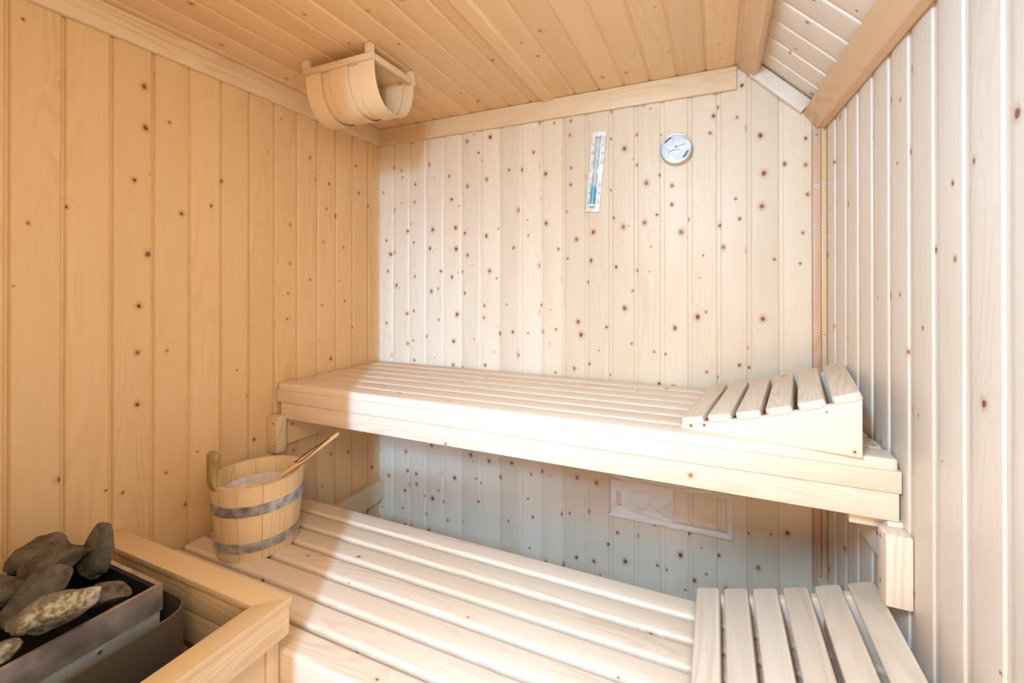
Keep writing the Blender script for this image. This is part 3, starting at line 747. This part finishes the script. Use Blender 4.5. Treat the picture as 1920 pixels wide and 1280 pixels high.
# ------------------------------------------------------------------ thermometer
t = thing('thermometer', 'round thermometer dial with a pale metal rim on the back wall', 'thermometer', (-.147, D, 1.859))
def yl(prof, n=48):
    mb = MB(); vs = [(r*math.cos(2*math.pi*q/n), y, r*math.sin(2*math.pi*q/n)) for y, r in prof for q in range(n)]
    fs = [(i*n+q, i*n+(q+1) % n, (i+1)*n+(q+1) % n, (i+1)*n+q) for i in range(len(prof)-1) for q in range(n)]
    return mb, vs, fs, n
mb, vs, fs, n = yl([(-.001, .060), (-.020, .063), (-.026, .0630), (-.028, .0610), (-.027, .0575), (-.0215, .0565)])
fs.append(list(range(n))); mb.add(vs, fs, vs); mb.build('case', 'brass', t, angle=40)
mb, vs, fs, n = yl([(-.0190, .0560), (-.0215, .0560)]); fs += [list(range(n))[::-1], [n+q for q in range(n)]]; mb.add(vs, fs, vs); mb.build('dial', 'dial', t)
yd = -.0222
def tick(mb, a, r0, r1, w_, cx=0, cz=0):
    a = math.radians(a); dx, dz = math.cos(a), math.sin(a); px, pz = -dz*w_/2, dx*w_/2
    p = [(cx+dx*r0+px, cz+dz*r0+pz), (cx+dx*r1+px, cz+dz*r1+pz), (cx+dx*r1-px, cz+dz*r1-pz), (cx+dx*r0-px, cz+dz*r0-pz)]
    vs = [(x, y, z) for y in (yd, yd+.0004) for x, z in p]
    mb.add(vs, [(0, 1, 2, 3), (4, 5, 6, 7), (0, 1, 5, 4), (1, 2, 6, 5), (2, 3, 7, 6), (3, 0, 4, 7)], vs)
mb = MB()
for k in range(0, 46): a = -40+k*260/45; tick(mb, a, .047 if k % 5 else .043, .052, .0010 if k % 5 else .0015)
mb.build('scale_marks', 'inkb', t)
mb = MB()
for k in range(18): tick(mb, 112+k*1.9, .0500, .0545, .0024)
mb.build('scale_band', 'ink', t)
mb = MB()
for k in range(34): tick(mb, -55+k*1.25, .0400, .0500, .0014)
o = mb.build('comfort_band', 'teal2', t); o['label'] = 'teal arc'
mb = MB(); tick(mb, 12, -.006, .038, .0022, 0, .010); mb.cyl((0, -.0215, .010), (0, -.0255, .010), .0035, 16); mb.build('needle', 'ink', t)
mb = MB(); tick(mb, 202, .008, .034, .0028, 0, .003); mb.build('needle', 'ink', t)
for a, s_ in ((-28, '0'), (5, '20'), (38, '40'), (75, '60'), (105, '80'), (142, '100'), (178, '120'), (212, '140')):
    put_text(s_, .0085, 'inkb', t, (math.cos(math.radians(a))*.0365, -.0216, math.sin(math.radians(a))*.0365))
mb = MB(); tick(mb, 3, -.013, .013, .0026, .003, -.003); mb.build('caption_line', 'inkb', t)

# ------------------------------------------------------------------ vent on the back wall
vx0, vx1, vz0, vz1 = -.432, .060, .313, .492
t = thing('wall_vent', 'wooden sliding vent low on the back wall under the upper bench', 'vent', (-.186, D, .40))
def cv(mb, nm, mt): o = mb.build(nm, mt, t); o.location = -Vector(t.location); return o
fw = .022; yb, yf = D-.001, D-.020
cv(MB().prism([(vx0, vz0), (vx1, vz0), (vx1-fw, vz0+fw), (vx0+fw, vz0+fw)], 1, yf, yb, along=0, bev=.0012), 'frame_strip', 'vent')
cv(MB().prism([(vx0, vz1), (vx1, vz1), (vx1-fw, vz1-fw), (vx0+fw, vz1-fw)], 1, yf, yb, along=0, bev=.0012), 'frame_strip', 'vent')
cv(MB().prism([(vx1, vz0), (vx1, vz1), (vx1-fw, vz1-fw), (vx1-fw, vz0+fw)], 1, yf, yb, along=2, bev=.0012), 'frame_strip', 'vent')
# sliding panel with a finger slot
bz0, bz1 = vz0+fw-.006, vz1-fw+.006; bx0, bx1 = -.418, -.166; yp0, yp1 = D-.0145, D-.004
mb = MB(); sx0, sx1, sz0, sz1 = -.392, -.374, .362, .424
mb.box((bx0, yp0, bz0), (sx0, yp1, bz1), bev=0, along=0); seedfix = None
mb.v, mb.f, mb.wc, mb.t = [], [], [], []
def pb(x0, x1, z0, z1):
    vs = [(x, y, z) for x in (x0, x1) for y in (yp0, yp1) for z in (z0, z1)]
    mb.add(vs, [(0, 1, 3, 2), (4, 6, 7, 5), (0, 4, 5, 1), (2, 3, 7, 6), (0, 2, 6, 4), (1, 5, 7, 3)], [(x, y, z) for x, y, z in vs], .5, 33.0)
pb(bx0, sx0, bz0, bz1); pb(sx1, bx1, bz0, bz1); pb(sx0, sx1, bz0, sz0); pb(sx0, sx1, sz1, bz1)
cv(mb, 'sliding_door', 'vent')
cv(MB().box((bx1, yp0-.004, bz0), (bx1+.006, yp1, bz1), along=2, bev=.001), 'door_edge_strip', 'vent')
